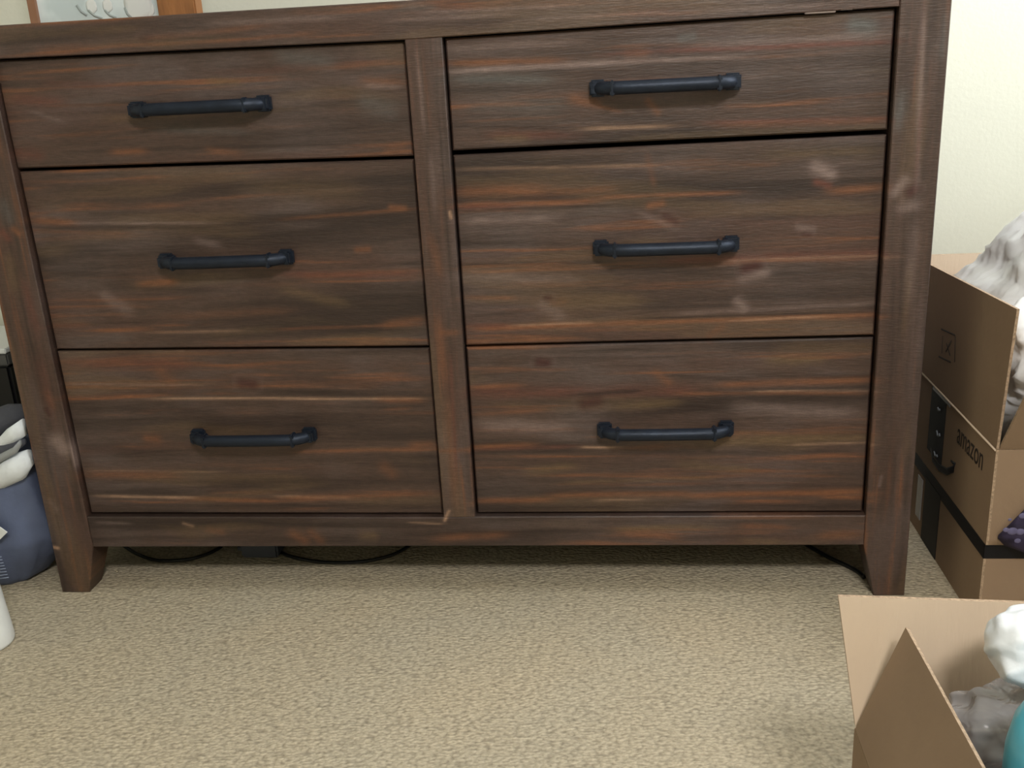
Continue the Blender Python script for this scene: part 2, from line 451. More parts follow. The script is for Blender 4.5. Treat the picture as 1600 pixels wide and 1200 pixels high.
# marks in the wood: kind, x0, y0, x1, y1, half width, strength   (read off the photo, carried on to the front plane)
STROKES = [
    # top left drawer
    ('R', 0, 152, 90, 160, 9, .5), ('O', 70, 166, 190, 164, 2, .3), ('O', 168, 242, 222, 240, 5, .6), ('O', 320, 237, 372, 243, 5, .45),
    ('O', 562, 124, 625, 128, 5, .45), ('G', 570, 134, 625, 135, 4, .4), ('D', 330, 232, 560, 229, 3, .5), ('R', 14, 243, 60, 246, 10, .4),
    ('S', 430, 85, 520, 95, 13, .5), ('V', 320, 125, 372, 129, 6, .55), ('S', 560, 160, 620, 175, 16, .4), ('D', 70, 210, 180, 215, 14, .35),
    ('G', 40, 175, 90, 192, 3, .3), ('O', 600, 238, 638, 228, 6, .35), ('S', 250, 205, 380, 208, 6, .3), ('R', 60, 130, 200, 135, 7, .3),
    # middle left drawer
    ('O', 38, 345, 110, 350, 6, .6), ('G', 110, 350, 320, 348, 1.8, .5), ('D', 40, 357, 330, 354, 4, .6), ('O', 440, 343, 645, 328, 2.5, .5),
    ('D', 330, 352, 650, 335, 3.5, .5), ('D', 60, 428, 200, 432, 8, .6), ('O', 212, 447, 268, 443, 5.5, .85), ('D', 175, 452, 330, 456, 5, .6),
    ('O', 470, 434, 655, 424, 4, .45), ('O', 480, 443, 640, 440, 1.6, .6), ('R', 440, 430, 655, 432, 6, .5), ('G', 150, 463, 200, 492, 9, .4),
    ('D', 280, 514, 440, 500, 4, .6), ('R', 75, 513, 130, 512, 4, .5), ('L', 248, 524, 366, 522, 1.8, .45), ('O', 600, 513, 662, 504, 6, .5),
    ('O', 430, 520, 660, 512, 2, .4), ('O', 556, 391, 575, 390, 4, .6), ('D', 470, 488, 560, 500, 9, .5), ('O', 610, 325, 632, 326, 4, .6),
    ('D', 60, 380, 150, 395, 12, .3), ('G', 300, 375, 340, 385, 6, .3), ('V', 380, 290, 560, 300, 16, .25), ('D', 450, 385, 560, 380, 14, .25),
    ('D', 55, 290, 200, 300, 10, .25), ('O', 250, 500, 450, 490, 6, .2), ('V', 440, 455, 540, 480, 8, .4),
    # bottom left drawer
    ('R', 95, 568, 290, 572, 8, .5), ('O', 120, 566, 200, 569, 3, .35), ('K', 374, 601, 392, 603, 7, .8), ('L', 240, 627, 655, 624, 1.8, .75),
    ('O', 590, 626, 660, 627, 4, .6), ('O', 95, 624, 240, 621, 3, .4), ('D', 100, 640, 330, 648, 8, .6), ('O', 600, 642, 640, 640, 2, .5),
    ('O', 462, 711, 686, 705, 3, .5), ('O', 640, 700, 680, 699, 5, .5), ('O', 218, 690, 246, 692, 6, .5), ('O', 125, 746, 270, 748, 7, .45),
    ('L', 150, 782, 300, 784, 2, .8), ('O', 300, 785, 430, 790, 3, .6), ('L', 430, 782, 540, 784, 2, .5), ('O', 440, 785, 672, 777, 3.5, .6),
    ('D', 130, 798, 692, 797, 4, .5), ('D', 430, 590, 650, 610, 8, .3), ('D', 110, 700, 280, 715, 10, .35), ('D', 300, 760, 640, 755, 4, .5),
    ('O', 600, 735, 612, 745, 8, .35), ('O', 245, 585, 262, 600, 9, .35), ('L', 130, 740, 340, 743, 1.2, .25), ('D', 420, 655, 680, 650, 7, .4),
    ('V', 300, 790, 500, 760, 6, .25), ('G', 100, 603, 300, 605, 1.5, .3),
    # top right drawer
    ('G', 702, 112, 1000, 96, 4, .8), ('G', 1000, 96, 1150, 88, 2.5, .7), ('O', 700, 98, 870, 94, 4.5, .7), ('O', 975, 83, 1012, 80, 7, .6),
    ('O', 888, 157, 935, 165, 7, .75), ('O', 930, 168, 970, 178, 2.5, .6), ('D', 930, 148, 1120, 140, 6, .25), ('R', 1050, 78, 1398, 64, 4, .75),
    ('R', 940, 84, 1080, 76, 4, .5), ('L', 908, 205, 1042, 200, 2.5, .65), ('R', 1110, 194, 1396, 188, 3.5, .6), ('O', 1120, 200, 1392, 192, 5, .3),
    ('D', 702, 201, 900, 203, 3.5, .65), ('R', 762, 215, 900, 215, 6, .5), ('V', 770, 222, 820, 220, 6, .5), ('O', 1012, 160, 1028, 178, 5, .5),
    ('S', 1330, 35, 1375, 45, 16, .8), ('S', 702, 125, 860, 125, 9, .55), ('G', 700, 75, 900, 62, 6, .35), ('D', 860, 82, 1080, 70, 5, .4),
    ('S', 1060, 60, 1090, 55, 8, .5), ('G', 1100, 68, 1400, 52, 5, .35), ('S', 720, 165, 880, 168, 16, .3), ('D', 1150, 150, 1380, 145, 14, .3),
    # middle right drawer
    ('L', 715, 264, 1010, 258, 2.5, .35), ('O', 715, 300, 850, 297, 9, .7), ('O', 715, 322, 930, 315, 4, .85), ('R', 715, 325, 800, 322, 4, .7),
    ('O', 850, 300, 960, 296, 6, .45), ('O', 930, 309, 1150, 301, 3, .7), ('D', 720, 331, 960, 320, 2.2, .8), ('G', 720, 347, 870, 340, 5, .5),
    ('O', 1015, 322, 1035, 318, 5, .8), ('K', 1040, 338, 1056, 348, 5, .65), ('G', 1000, 335, 1060, 360, 5, .35), ('G', 1272, 256, 1310, 275, 10, .7),
    ('R', 1280, 284, 1300, 290, 5, .8), ('O', 1300, 300, 1385, 293, 7, .6), ('D', 1000, 316, 1380, 305, 3, .4), ('K', 1260, 367, 1268, 368, 4, .6),
    ('G', 1250, 356, 1275, 360, 5, .4), ('D', 718, 416, 960, 411, 3, .8), ('O', 720, 420, 880, 413, 2, .5), ('L', 1140, 410, 1386, 401, 2.2, .65),
    ('R', 1040, 410, 1385, 398, 6, .55), ('K', 1168, 424, 1184, 420, 9, .95), ('G', 1158, 440, 1205, 428, 7, .6), ('G', 1150, 470, 1170, 490, 8, .45),
    ('K', 851, 470, 857, 470, 4, .8), ('O', 860, 478, 880, 476, 4, .3), ('O', 738, 519, 1000, 510, 4, .85), ('O', 1000, 510, 1375, 495, 3.5, .85),
    ('L', 800, 514, 930, 509, 1.5, .5), ('L', 1150, 505, 1290, 499, 1.5, .6), ('R', 733, 514, 790, 514, 3, .7), ('O', 722, 468, 800, 470, 3, .5),
    ('G', 838, 480, 880, 500, 9, .4), ('D', 1000, 503, 1375, 490, 2, .8), ('D', 720, 500, 830, 490, 3, .5), ('G', 1060, 495, 1370, 478, 3, .3),
    ('D', 880, 455, 1120, 455, 14, .3), ('D', 950, 422, 1080, 420, 5, .5), ('V', 860, 480, 1000, 475, 14, .3), ('G', 720, 435, 900, 440, 8, .3),
    ('O', 1010, 240, 1022, 290, 5, .3), ('O', 1110, 530, 1130, 515, 5, .3), ('D', 760, 275, 1010, 268, 3, .4), ('V', 1200, 240, 1380, 232, 8, .35),
    # bottom right drawer
    ('K', 840, 568, 852, 569, 6.5, .9), ('O', 733, 608, 810, 604, 3.5, .7), ('R', 730, 618, 1090, 612, 9, .55), ('O', 1128, 604, 1365, 596, 5, .7),
    ('L', 1180, 615, 1362, 613, 1.4, .55), ('O', 1060, 618, 1360, 617, 2.5, .55), ('K', 912, 634, 932, 630, 9, .75), ('D', 890, 620, 1010, 612, 4, .8),
    ('O', 742, 651, 850, 644, 3.5, .5), ('G', 745, 668, 880, 672, 11, .45), ('O', 735, 703, 830, 699, 3.5, .75), ('R', 735, 708, 900, 702, 3, .5),
    ('O', 1120, 682, 1362, 680, 3, .4), ('V', 1120, 695, 1360, 688, 7, .6), ('L', 908, 703, 964, 703, 1.6, .9), ('L', 1245, 700, 1362, 697, 1.4, .7),
    ('D', 735, 712, 905, 708, 3, .7), ('D', 960, 712, 1340, 712, 3.5, .5), ('V', 822, 742, 900, 733, 7, .5), ('V', 1060, 730, 1175, 740, 6, .45),
    ('V', 880, 760, 1120, 752, 3, .4), ('O', 745, 788, 860, 788, 4, .8), ('O', 860, 780, 1080, 778, 4, .6), ('O', 1080, 782, 1362, 774, 4.5, .75),
    ('L', 930, 789, 1000, 787, 1.5, .4), ('O', 1290, 783, 1362, 785, 3, .7), ('D', 744, 800, 1355, 798, 3.5, .6), ('D', 1080, 765, 1350, 765, 3, .4),
    ('V', 1200, 565, 1290, 562, 8, .5), ('O', 1025, 585, 1045, 600, 6, .45), ('D', 735, 590, 820, 580, 3, .35), ('G', 1150, 640, 1350, 650, 10, .4),
    ('V', 960, 640, 1060, 632, 6, .4), ('D', 1040, 588, 1200, 600, 3, .5),
    # bottom rail
    ('O', 458, 835, 475, 845, 7, .45), ('O', 486, 832, 500, 845, 6, .35), ('V', 560, 835, 590, 838, 8, .45), ('O', 680, 842, 790, 836, 6, .5),
    ('L', 285, 817, 300, 822, 2, .4), ('O', 320, 828, 350, 832, 5, .35), ('V', 960, 828, 1110, 824, 5, .6), ('O', 970, 835, 1060, 842, 5, .5),
    ('O', 1280, 840, 1350, 836, 7, .45), ('L', 640, 815, 690, 817, 1.3, .5), ('G', 150, 816, 200, 818, 2, .5), ('O', 1160, 822, 1230, 824, 4, .5),
    ('V', 1160, 846, 1220, 848, 4, .5), ('D', 790, 840, 930, 838, 8, .4), ('D', 1060, 845, 1160, 838, 5, .4),
    # top rail
    ('G', 330, 35, 520, 28, 5, .35), ('O', 230, 60, 420, 40, 4, .3), ('K', 222, 62, 232, 60, 6, .3), ('G', 640, 20, 900, 8, 3, .35),
    ('S', 620, 10, 680, 8, 6, .5), ('G', 620, 32, 800, 22, 4, .3), ('D', 0, 62, 160, 56, 8, .3), ('G', 840, 30, 1300, 8, 3, .3),
    # left post
    ('R', 4, 362, 12, 372, 6, .7), ('O', 22, 358, 30, 364, 5, .7), ('R', 38, 440, 60, 520, 8, .45), ('V', 14, 400, 24, 460, 9, .4),
    ('K', 72, 640, 78, 648, 3.5, .7), ('G', 90, 690, 100, 702, 10, .8), ('G', 110, 690, 118, 730, 2, .7), ('O', 70, 610, 86, 640, 5, .25),
    ('L', 74, 854, 90, 857, 2, 1.), ('R', 60, 560, 80, 640, 9, .3), ('S', 0, 310, 18, 350, 10, .4), ('G', 76, 780, 90, 800, 5, .2),
    # centre stile
    ('G', 650, 80, 662, 200, 3, .4), ('O', 660, 90, 672, 200, 2.5, .2), ('O', 672, 370, 688, 430, 7, .4), ('O', 684, 500, 696, 600, 7, .45),
    ('O', 690, 520, 712, 520, 4, .45), ('O', 700, 620, 712, 790, 8, .3), ('L', 694, 812, 700, 800, 2, .8), ('G', 672, 240, 680, 330, 4, .3),
    ('R', 705, 560, 714, 740, 3, .5), ('O', 690, 705, 740, 703, 3, .4), ('L', 704, 331, 706, 340, 2, .9),
    # right post
    ('K', 1421, 300, 1430, 294, 7, .85), ('G', 1396, 300, 1412, 280, 7, .55), ('G', 1400, 325, 1440, 318, 8, .45), ('G', 1443, 20, 1434, 290, 5, .45),
    ('D', 1420, 80, 1412, 260, 6, .35), ('S', 1408, 140, 1402, 200, 8, .6), ('G', 1432, 350, 1420, 470, 8, .3), ('R', 1440, 170, 1432, 280, 3, .4),
    ('S', 1480, 20, 1474, 90, 6, .4), ('V', 1422, 420, 1412, 520, 5, .3), ('G', 1375, 745, 1372, 760, 2, .5), ('D', 1390, 480, 1380, 800, 12, .35),
]
ST = []
for k, a, b_, c, d, w, s in STROKES:
    p, q = xz(a, b_), xz(c, d)
    wz = abs(xz(a, b_ + w)[1] - p[1])
    ST.append((k, p[0], p[1], q[0], q[1], wz, s))


def wood_colour(x, z, vertical, seed):
    """colour of the distressed boards at front plane points; grain runs along x, or z when vertical"""
    s, t = (z, x) if vertical else (x, z)
    wob = 0.006 * (fbm(s * 3, t * 8, seed + 5, 3) - .5) * 2
    t2 = t + wob
    n1 = fbm(s * 1.6, t2 * 28, seed, 4)                 # broad bands
    n2 = fbm(s * 4.5, t2 * 140, seed + 20, 3)             # finer streaks
    n3 = fbm(s * 7, t2 * 16, seed + 40, 3)
    c = PAL['base'][None, :].repeat(len(x), 0)

    def mixin(c, col, f):
        f = np.clip(f, 0, 1)[:, None]
        return c * (1 - f) + PAL[col][None, :] * f
    c = mixin(c, 'grey', (n3 - .45) * 2.8)
    c = mixin(c, 'dark', (0.50 - n1) * 4.0)
    c = mixin(c, 'red', (n1 - .56) * 2.6)
    c = mixin(c, 'dark', (0.40 - n2) * 2.6)
    c = mixin(c, 'O', (n2 - .60) * 3.2 * np.clip((n1 - .44) * 8, 0, 1))
    c = mixin(c, 'V', np.minimum((fbm(s * 3, t2 * 22, seed + 150, 3) - .60) * 2.5, .28))
    rag = 0.45 + 1.1 * fbm(s * 26, t * 160, seed + 60, 3)
    for k, xa, za, xb, zb, w, st in ST:
        dx, dz = xb - xa, zb - za
        L = math.hypot(dx, dz) + 1e-6
        u = ((x - xa) * dx + (z - za) * dz) / L
        v = ((z - za) * dx - (x - xa) * dz) / L + (wob * 0.4 if k != 'K' else 0)
        ends = np.minimum(u, L - u)
        ew = 0.004 if L < 0.03 else min(0.03, L * .22)
        near = (abs(v) < 3.2 * w) & (ends > -2.5 * ew - w)
        if not near.any():
            continue
        if L < 0.028:                                    # blotch or knot
            d2 = (v / w) ** 2 + (np.maximum(-ends, 0) / w) ** 2
            f = np.exp(-d2 * 0.8) * st
            if k == 'K':
                c = mixin(c, 'G', np.exp(-((np.sqrt(d2) - 2.0) ** 2) * 2.5) * st * .10 * near)
        else:
            taper = 1 / (1 + np.exp(-ends / ew * 3.0))
            f = np.exp(-(v / w) ** 2 * 0.9) * taper * st * np.clip(rag, 0, 1.15)
        c = mixin(c, k, f * near)
    fine = 0.92 + 0.16 * fbm(s * 40, t * 420, seed + 80, 2)
    fine *= 0.9 + 0.2 * vnoise(s * 160 + t * 90, t * 300, seed + 90)
    return c * fine[:, None]


def panel(name, parent, xl, xr, zb, zt, y, depth, vertical=False, seed=0, res=0.0028, bev=0.0016, taper_y=None):
    """a board: gridded front face with its own grain colour, bevelled rim, sides and back"""
    u0, w = np.mean([xl(0.5), xr(0.5)]), abs(xr(0.5) - xl(0.5))
    h = abs(zt(u0) - zb(u0))
    nx, nz = max(4, int(w / res)), max(4, int(h / res))
    U, V = np.meshgrid(np.linspace(0, 1, nx + 1), np.linspace(0, 1, nz + 1))
    U, V = U.ravel(), V.ravel()
    xm = np.array([xl((zb(u0) + zt(u0)) / 2) * (1 - u) + xr((zb(u0) + zt(u0)) / 2) * u for u in U])
    Z = np.array([zb(a) * (1 - v) + zt(a) * v for a, v in zip(xm, V)])
    X = np.array([xl(z) * (1 - u) + xr(z) * u for z, u in zip(Z, U)])
    colr = wood_colour(X, Z, vertical, seed)
    lum = colr.mean(1)
    rel = 0.0006 * (fbm(X * 3 if not vertical else X * 60, Z * 60 if not vertical else Z * 3, seed + 7, 3) - .5)
    cx, cz = X.mean(), Z.mean()
    Xf = cx + (X - cx) * (1 - 2 * bev / w)
    Zf = cz + (Z - cz) * (1 - 2 * bev / h)
    n = nx + 1
    loop = [i for i in range(n)] + [j * n + nx for j in range(1, nz + 1)] + [nz * n + i for i in range(nx - 1, -1, -1)] + [j * n for j in range(nz - 1, 0, -1)]
    verts = [(a, y + r, b_) for a, b_, r in zip(Xf, Zf, rel)]
    nv = len(verts)
    edge = [(X[i], y + bev, Z[i]) for i in loop]
    dep = [(depth if taper_y is None else taper_y(Z[i])) for i in loop]
    back = [(X[i], y + d, Z[i]) for i, d in zip(loop, dep)]
    verts += edge + back
    faces = []
    for j in range(nz):
        for i in range(nx):
            a = j * n + i
            faces.append((a, a + 1, a + n + 1, a + n))
    m = len(loop)
    for k in range(m):
        k2 = (k + 1) % m
        faces.append((loop[k], nv + k, nv + k2, loop[k2]))
        faces.append((nv + k, nv + m + k, nv + m + k2, nv + k2))
    faces.append(tuple(nv + m + k for k in range(m))[::-1])
    o = mesh(name, verts, faces, WOOD, parent)
    ca = o.data.color_attributes.new('grain', 'FLOAT_COLOR', 'POINT')
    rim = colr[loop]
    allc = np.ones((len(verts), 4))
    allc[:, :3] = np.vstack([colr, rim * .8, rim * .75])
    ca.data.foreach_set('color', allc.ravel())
    return o


def wood_box(name, parent, lo, hi, vertical=False, seed=0):
    o = panel(name, parent, lambda z: lo[0], lambda z: hi[0], lambda x: lo[2], lambda x: hi[2], lo[1], hi[1] - lo[1], vertical, seed, res=0.02)
    return o


def line_z(p, q, y=0.0):
    """height as a function of x along the line through two photo points on the front plane"""
    a, b_ = xz(*p, y), xz(*q, y)
    return lambda x: a[1] + (b_[1] - a[1]) * (x - a[0]) / (b_[0] - a[0])


def line_x(p, q, y=0.0):
    a, b_ = xz(*p, y), xz(*q, y)
    return lambda z: a[0] + (b_[0] - a[0]) * (z - a[1]) / (b_[1] - a[1])


# ---------------------------------------------------------------- dresser
W, H, DEP = 1.55, 1.013, 0.46
dresser = empty('dresser', (W / 2, 0.2, 0), 'wide dark brown distressed wood dresser with six drawers standing on beige carpet', 'dresser')
rb = line_z((140, 855), (1350, 852))
obL, obR = line_z((135, 808), (693, 809)), line_z((742, 808), (1353, 806))
g2L, g2R = line_z((80, 551), (668, 546)), line_z((724, 545), (1370, 529))
g1L, g1R = line_z((20, 268), (645, 248)), line_z((706, 241), (1393, 208))
otL, otR = line_z((0, 92), (632, 62)), line_z((690, 58), (1406, 10))
topz = line_z((0, 38), (400, 15))
p1, s1 = line_x((20, 268), (135, 808)), line_x((632, 62), (693, 808))
s2, p2 = line_x((690, 58), (742, 808)), line_x((1406, 10), (1353, 806))
out_l, out_r = line_x((14, 545), (97, 924)), line_x((1488, 0), (1413, 930))
zr = 0.0965


def foot_l(z):
    return p1(z) if z > zr else xz(140, 927)[0] + (p1(zr) - xz(140, 927)[0]) * z / zr


def foot_r(z):
    return p2(z) if z > zr else xz(1365, 930)[0] + (p2(zr) - xz(1365, 930)[0]) * z / zr


def foot_depth(z):
    return 0.075 if z > zr else 0.048 + 0.027 * z / zr


CON = lambda v: (lambda t: v)
panel('corner_post', dresser, out_l, foot_l, CON(0), CON(H), 0.0, 0.075, True, 11, taper_y=foot_depth)
panel('corner_post', dresser, foot_r, out_r, CON(0), CON(H), 0.0, 0.075, True, 12, taper_y=foot_depth)
panel('centre_stile', dresser, s1, s2, lambda x: (obL(x) + obR(x)) / 2 - .0006, lambda x: (otL(x) + otR(x)) / 2 + .0006, 0.0006, 0.03, True, 13)
xsplit = (s1(.9) + s2(.9)) / 2


def tz(x):
    t = min(max((x - s1(.96)) / (s2(.96) - s1(.96)), 0), 1)
    return otL(x) * (1 - t) + otR(x) * t


def bz(x):
    t = min(max((x - s1(.15)) / (s2(.15) - s1(.15)), 0), 1)
    return obL(x) * (1 - t) + obR(x) * t


panel('top_rail', dresser, CON(p1(.98)), CON(p2(.98)), tz, CON(H), 0.0006, 0.03, False, 14)
panel('bottom_rail', dresser, CON(p1(.12)), CON(p2(.12)), rb, bz, 0.0006, 0.025, False, 15)
wood_box('tabletop', dresser, (0.0, 0.031, H - 0.028), (W, DEP, H), False, 16)
wood_box('side_panel', dresser, (0.008, 0.076, 0.09), (0.028, DEP - 0.06, H - 0.029), True, 17)
wood_box('side_panel', dresser, (W - 0.028, 0.076, 0.09), (W - 0.008, DEP - 0.06, H - 0.029), True, 18)
for x in (0.002, W - 0.062):
    bmx = panel('rear_leg', dresser, CON(x), CON(x + .06), CON(0), CON(H - 0.029), DEP - 0.059, 0.055, True, 19, res=0.02)
bm = bmesh.new()
add_box(bm, (0.03, DEP - 0.058, 0.10), (W - 0.03, DEP - 0.048, H - 0.03))
bm_obj('back_panel', bm, DARKIN, dresser)
bm = bmesh.new()
add_box(bm, (0.03, 0.05, 0.105), (W - 0.03, DEP - 0.06, 0.12))
bm_obj('bottom_board', bm, DARKIN, dresser)
bm = bmesh.new()
add_box(bm, (0.745, 0.045, 0.121), (0.775, DEP - 0.06, H - 0.03))
bm_obj('inner_divider', bm, DARKIN, dresser)


def make_handle(x0, x1, zz, yf, parent):
    bm = bmesh.new()
    s, L = 0.034, x1 - x0
    N = 12
    pts, rad = [], []
    prof = [(0.0, -0.006, .0085), (0.0, -0.016, .009), (0.006, -0.024, .0100), (0.016, -0.030, .0104), (0.03, -s, .0102)]
    for u, yy, r in prof:
        pts.append((x0 + u, yf + yy, zz)); rad.append(r)
    for k in range(1, 6):
        pts.append((x0 + .03 + (L - .06) * k / 6, yf - s - .0012 * math.sin(math.pi * k / 6), zz)); rad.append(.0102)
    for u, yy, r in prof[::-1]:
        pts.append((x1 - u, yf + yy, zz)); rad.append(r)
    add_tube(bm, pts, rad, 14)
    for x, sg in ((x0, 1), (x1, -1)):                      # mounting blocks with a raised collar
        add_box(bm, (x - .0125, yf - .013, zz - .0125), (x + .0125, yf, zz + .0125), .003)
        add_box(bm, (x - .010, yf - .024, zz - .0105), (x + .010, yf - .012, zz + .0105), .003)
        cx = x + sg * .022
        add_box(bm, (cx - .0035, yf - .0425, zz - .0115), (cx + .0035, yf - .021, zz + .0115), .002)
    return bm_obj('handle', bm, HANDLE, parent)


RY = 0.012
G = 0.0033
drawers = []
spec = [
    (p1, s1, g1L, otL, .0035, .002, (.303, .512, .8745)),
    (p1, s1, g2L, g1L, .0025, .002, (.311, .518, .629)),
    (p1, s1, obL, g2L, .002, .0015, (.317, .520, .3135)),
    (s2, p2, g1R, otR, .0045, .002, (1.038, 1.240, .872)),
    (s2, p2, g2R, g1R, .0025, .003, (1.037, 1.242, .6265)),
    (s2, p2, obR, g2R, .002, .0015, (1.036, 1.239, .315)),
]
for k, (l, r, b_, t, gb, gt, hd) in enumerate(spec):
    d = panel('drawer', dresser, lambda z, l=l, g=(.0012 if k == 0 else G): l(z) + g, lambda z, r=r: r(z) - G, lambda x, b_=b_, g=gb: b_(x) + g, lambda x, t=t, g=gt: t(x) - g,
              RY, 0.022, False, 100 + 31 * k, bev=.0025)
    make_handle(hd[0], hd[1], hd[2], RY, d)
# pale splinter in the gap over the top right drawer
bm = bmesh.new()
pa, pb = xz(1312, 14, .006), xz(1332, 13, .006)
add_box(bm, (pa[0], .001, pa[1] - .002), (pb[0], .009, pa[1] + .0035), .0008)
sp_ = bmesh.new()
add_box(sp_, (pa[0] - .05, .002, pa[1] - .0045), (pa[0] - .006, .009, pa[1] - .0015), .0008)
RAW = simple('raw_wood_splinter', (150, 135, 128), .7)
bm_obj('splinter', bm, RAW, dresser)
bm_obj('splinter', sp_, RAW, dresser)

# ---------------------------------------------------------------- cables under the dresser
def cable(px, name, label, r=.0035, z=.004):
    pts = []
    ctrl = [at(2, z, *p) for p in px]
    for i in range(len(ctrl) - 1):
        p0, p1_, p2_, p3 = ctrl[max(i - 1, 0)], ctrl[i], ctrl[i + 1], ctrl[min(i + 2, len(ctrl) - 1)]
        for k in range(8):
            t = k / 8
            pts.append(.5 * ((2 * p1_) + (-p0 + p2_) * t + (2 * p0 - 5 * p1_ + 4 * p2_ - p3) * t * t + (-p0 + 3 * p1_ - 3 * p2_ + p3) * t ** 3))
    pts.append(ctrl[-1])
    bm = bmesh.new()
    add_tube(bm, pts, r, 8)
    return tag(bm_obj(name, bm, CABLE, None, True), label, 'cable')


cable([(190, 850), (215, 866), (250, 876), (300, 873), (340, 858), (352, 845)], 'power_cable', 'short black cable loop on carpet under the left end of the dresser')
cable([(420, 850), (450, 868), (500, 878), (560, 878), (610, 868), (640, 852), (650, 842)], 'power_cable', 'longer black cable loop on carpet right of the slate adapter under the dresser')
cable([(1255, 848), (1290, 868), (1335, 890), (1350, 902)], 'power_cable', 'straight black cable on carpet beside the right front foot of the dresser', .004)
pa = at(2, 0, 378, 874)
pb = at(2, 0, 428, 862)
bm = bmesh.new()
add_box(bm, (pa[0], pa[1], .002), (pb[0] + .02, pa[1] + .05, .034), .004)
for k in (0, 1):
    add_box(bm, (pa[0] - .012, pa[1] + .014 + k * .016, .012), (pa[0] + .002, pa[1] + .018 + k * .016, .020))
tag(bm_obj('power_adapter', bm, SLATE), 'small slate grey power adapter lying under the dresser between cable loops', 'adapter')


# ---------------------------------------------------------------- cardboard boxes on the right
def quad_slab(name, pts, nrm, th, mat, parent, emat=None):
    """sheet of board with thickness: four corners, extruded along nrm"""
    n = Vector(nrm).normalized() * th
    v = [Vector(p) for p in pts] + [Vector(p) + n for p in pts]
    f = [(0, 1, 2, 3), (7, 6, 5, 4)] + [(i, i + 4, (i + 1) % 4 + 4, (i + 1) % 4) for i in range(4)]
    o = mesh(name, v, f, mat, parent)
    if emat:
        o.data.materials.append(emat)
        for p in o.data.polygons:
            if p.index > 1:
                p.material_index = 1
    bmm = bmesh.new()
    bmm.from_mesh(o.data)
    bmesh.ops.recalc_face_normals(bmm, faces=bmm.faces)
    bmm.to_mesh(o.data)
    bmm.free()
    return o


BX = 1.637
TH = .004
BX1, BYF, BYB = 2.02, -.093, .330
ZA = .149


def carton_walls(parent, x0, x1, y0, y1, z0, z1, mat, th=TH):
    quad_slab('left_side', [(x0, y0, z0), (x0, y1, z0), (x0, y1, z1), (x0, y0, z1)], (1, 0, 0), th, mat, parent, CARD_E)
    quad_slab('right_side', [(x1, y0, z0), (x1, y1, z0), (x1, y1, z1), (x1, y0, z1)], (-1, 0, 0), th, mat, parent, CARD_E)
    quad_slab('front_side', [(x0 + th, y0, z0), (x1 - th, y0, z0), (x1 - th, y0, z1), (x0 + th, y0, z1)], (0, 1, 0), th, mat, parent, CARD_E)
    quad_slab('back_side', [(x0 + th, y1, z0), (x1 - th, y1, z0), (x1 - th, y1, z1), (x0 + th, y1, z1)], (0, -1, 0), th, mat, parent, CARD_E)
    quad_slab('bottom', [(x0 + th, y0 + th, z0), (x1 - th, y0 + th, z0), (x1 - th, y1 - th, z0), (x0 + th, y1 - th, z0)], (0, 0, 1), th, mat, parent, CARD_E)


# lower, closed carton
boxC = empty('cardboard_box', (1.83, .1, 0), 'closed cardboard box with black tape on carpet, underneath the open box of bubble wrap', 'box')
carton_walls(boxC, BX, BX1, BYF, BYB, 0.0, ZA - TH, CARD)
ym = (BYF + BYB) / 2
quad_slab('top_flap', [(BX, BYF, ZA - TH), (BX1, BYF, ZA - TH), (BX1, ym - .001, ZA - TH), (BX, ym - .001, ZA - TH)], (0, 0, 1), TH * .9, CARD, boxC, CARD_E)
quad_slab('top_flap', [(BX, ym + .001, ZA - TH), (BX1, ym + .001, ZA - TH), (BX1, BYB, ZA - TH), (BX, BYB, ZA - TH)], (0, 0, 1), TH * .9, CARD, boxC, CARD_E)
bm = bmesh.new()
e = .0006
add_box(bm, (BX - e, BYF - e, ZA - .026), (BX, BYB, ZA - .0006))
add_box(bm, (BX - e, BYF - e, ZA - .026), (BX1, BYF, ZA - .0006))
t = bm_obj('black_tape', bm, BTAPE, boxC)
t['label'] = 'black tape band around the top edge'
bm = bmesh.new()
yc0, yc1 = at(0, BX, 1440, 800)[1], at(0, BX, 1468, 800)[1]
add_box(bm, (BX - 2 * e, yc1, 0.001), (BX - e * .2, yc0 - .01, ZA - .02))
bm_obj('black_tape', bm, BTAPE, boxC)
bm = bmesh.new()
add_box(bm, (BX - 2 * e, yc0 + .005, 0.03), (BX - e * .2, yc0 + .035, ZA - .035))
t = bm_obj('label_strip', bm, GLOSSTAPE, boxC)
t['label'] = 'shiny grey label strip'

# upper, open carton with raised flaps
boxB = empty('cardboard_box', (1.83, .1, ZA), 'open cardboard box with raised flaps full of bubble wrap, stacked on the closed one', 'box')
ZB = .312
carton_walls(boxB, BX, BX1, BYF - .004, BYB, ZA, ZB, CARD)
fl_f, fl_b = at(0, BX, 1590, 483), at(0, BX, 1459, 418)
quad_slab('flap', [(BX, BYF - .004, ZB + .0012), (BX, BYB, ZB + .0012), (BX - .001, BYB - .01, fl_b[2]), (BX - .001, fl_f[1], fl_f[2])], (1, 0, 0), TH, CARD, boxB, CARD_E)
quad_slab('flap', [(BX + .005, BYF - .004, ZB + .001), (BX1 - .005, BYF - .004, ZB + .001), (BX1 - .02, BYF - .10, ZB + .17), (BX + .012, BYF - .10, ZB + .17)], (0, 1, .3), TH, CARD, boxB, CARD_E)
fb0 = at(1, BYB, 1440, 400)[2]
quad_slab('flap', [(BX + .005, BYB, ZB + .001), (BX1 - .005, BYB, ZB + .001), (BX1 - .005, BYB + .012, fb0), (BX + .005, BYB + .012, fb0)], (0, -1, 0), TH, CARD_L, boxB, CARD_E)
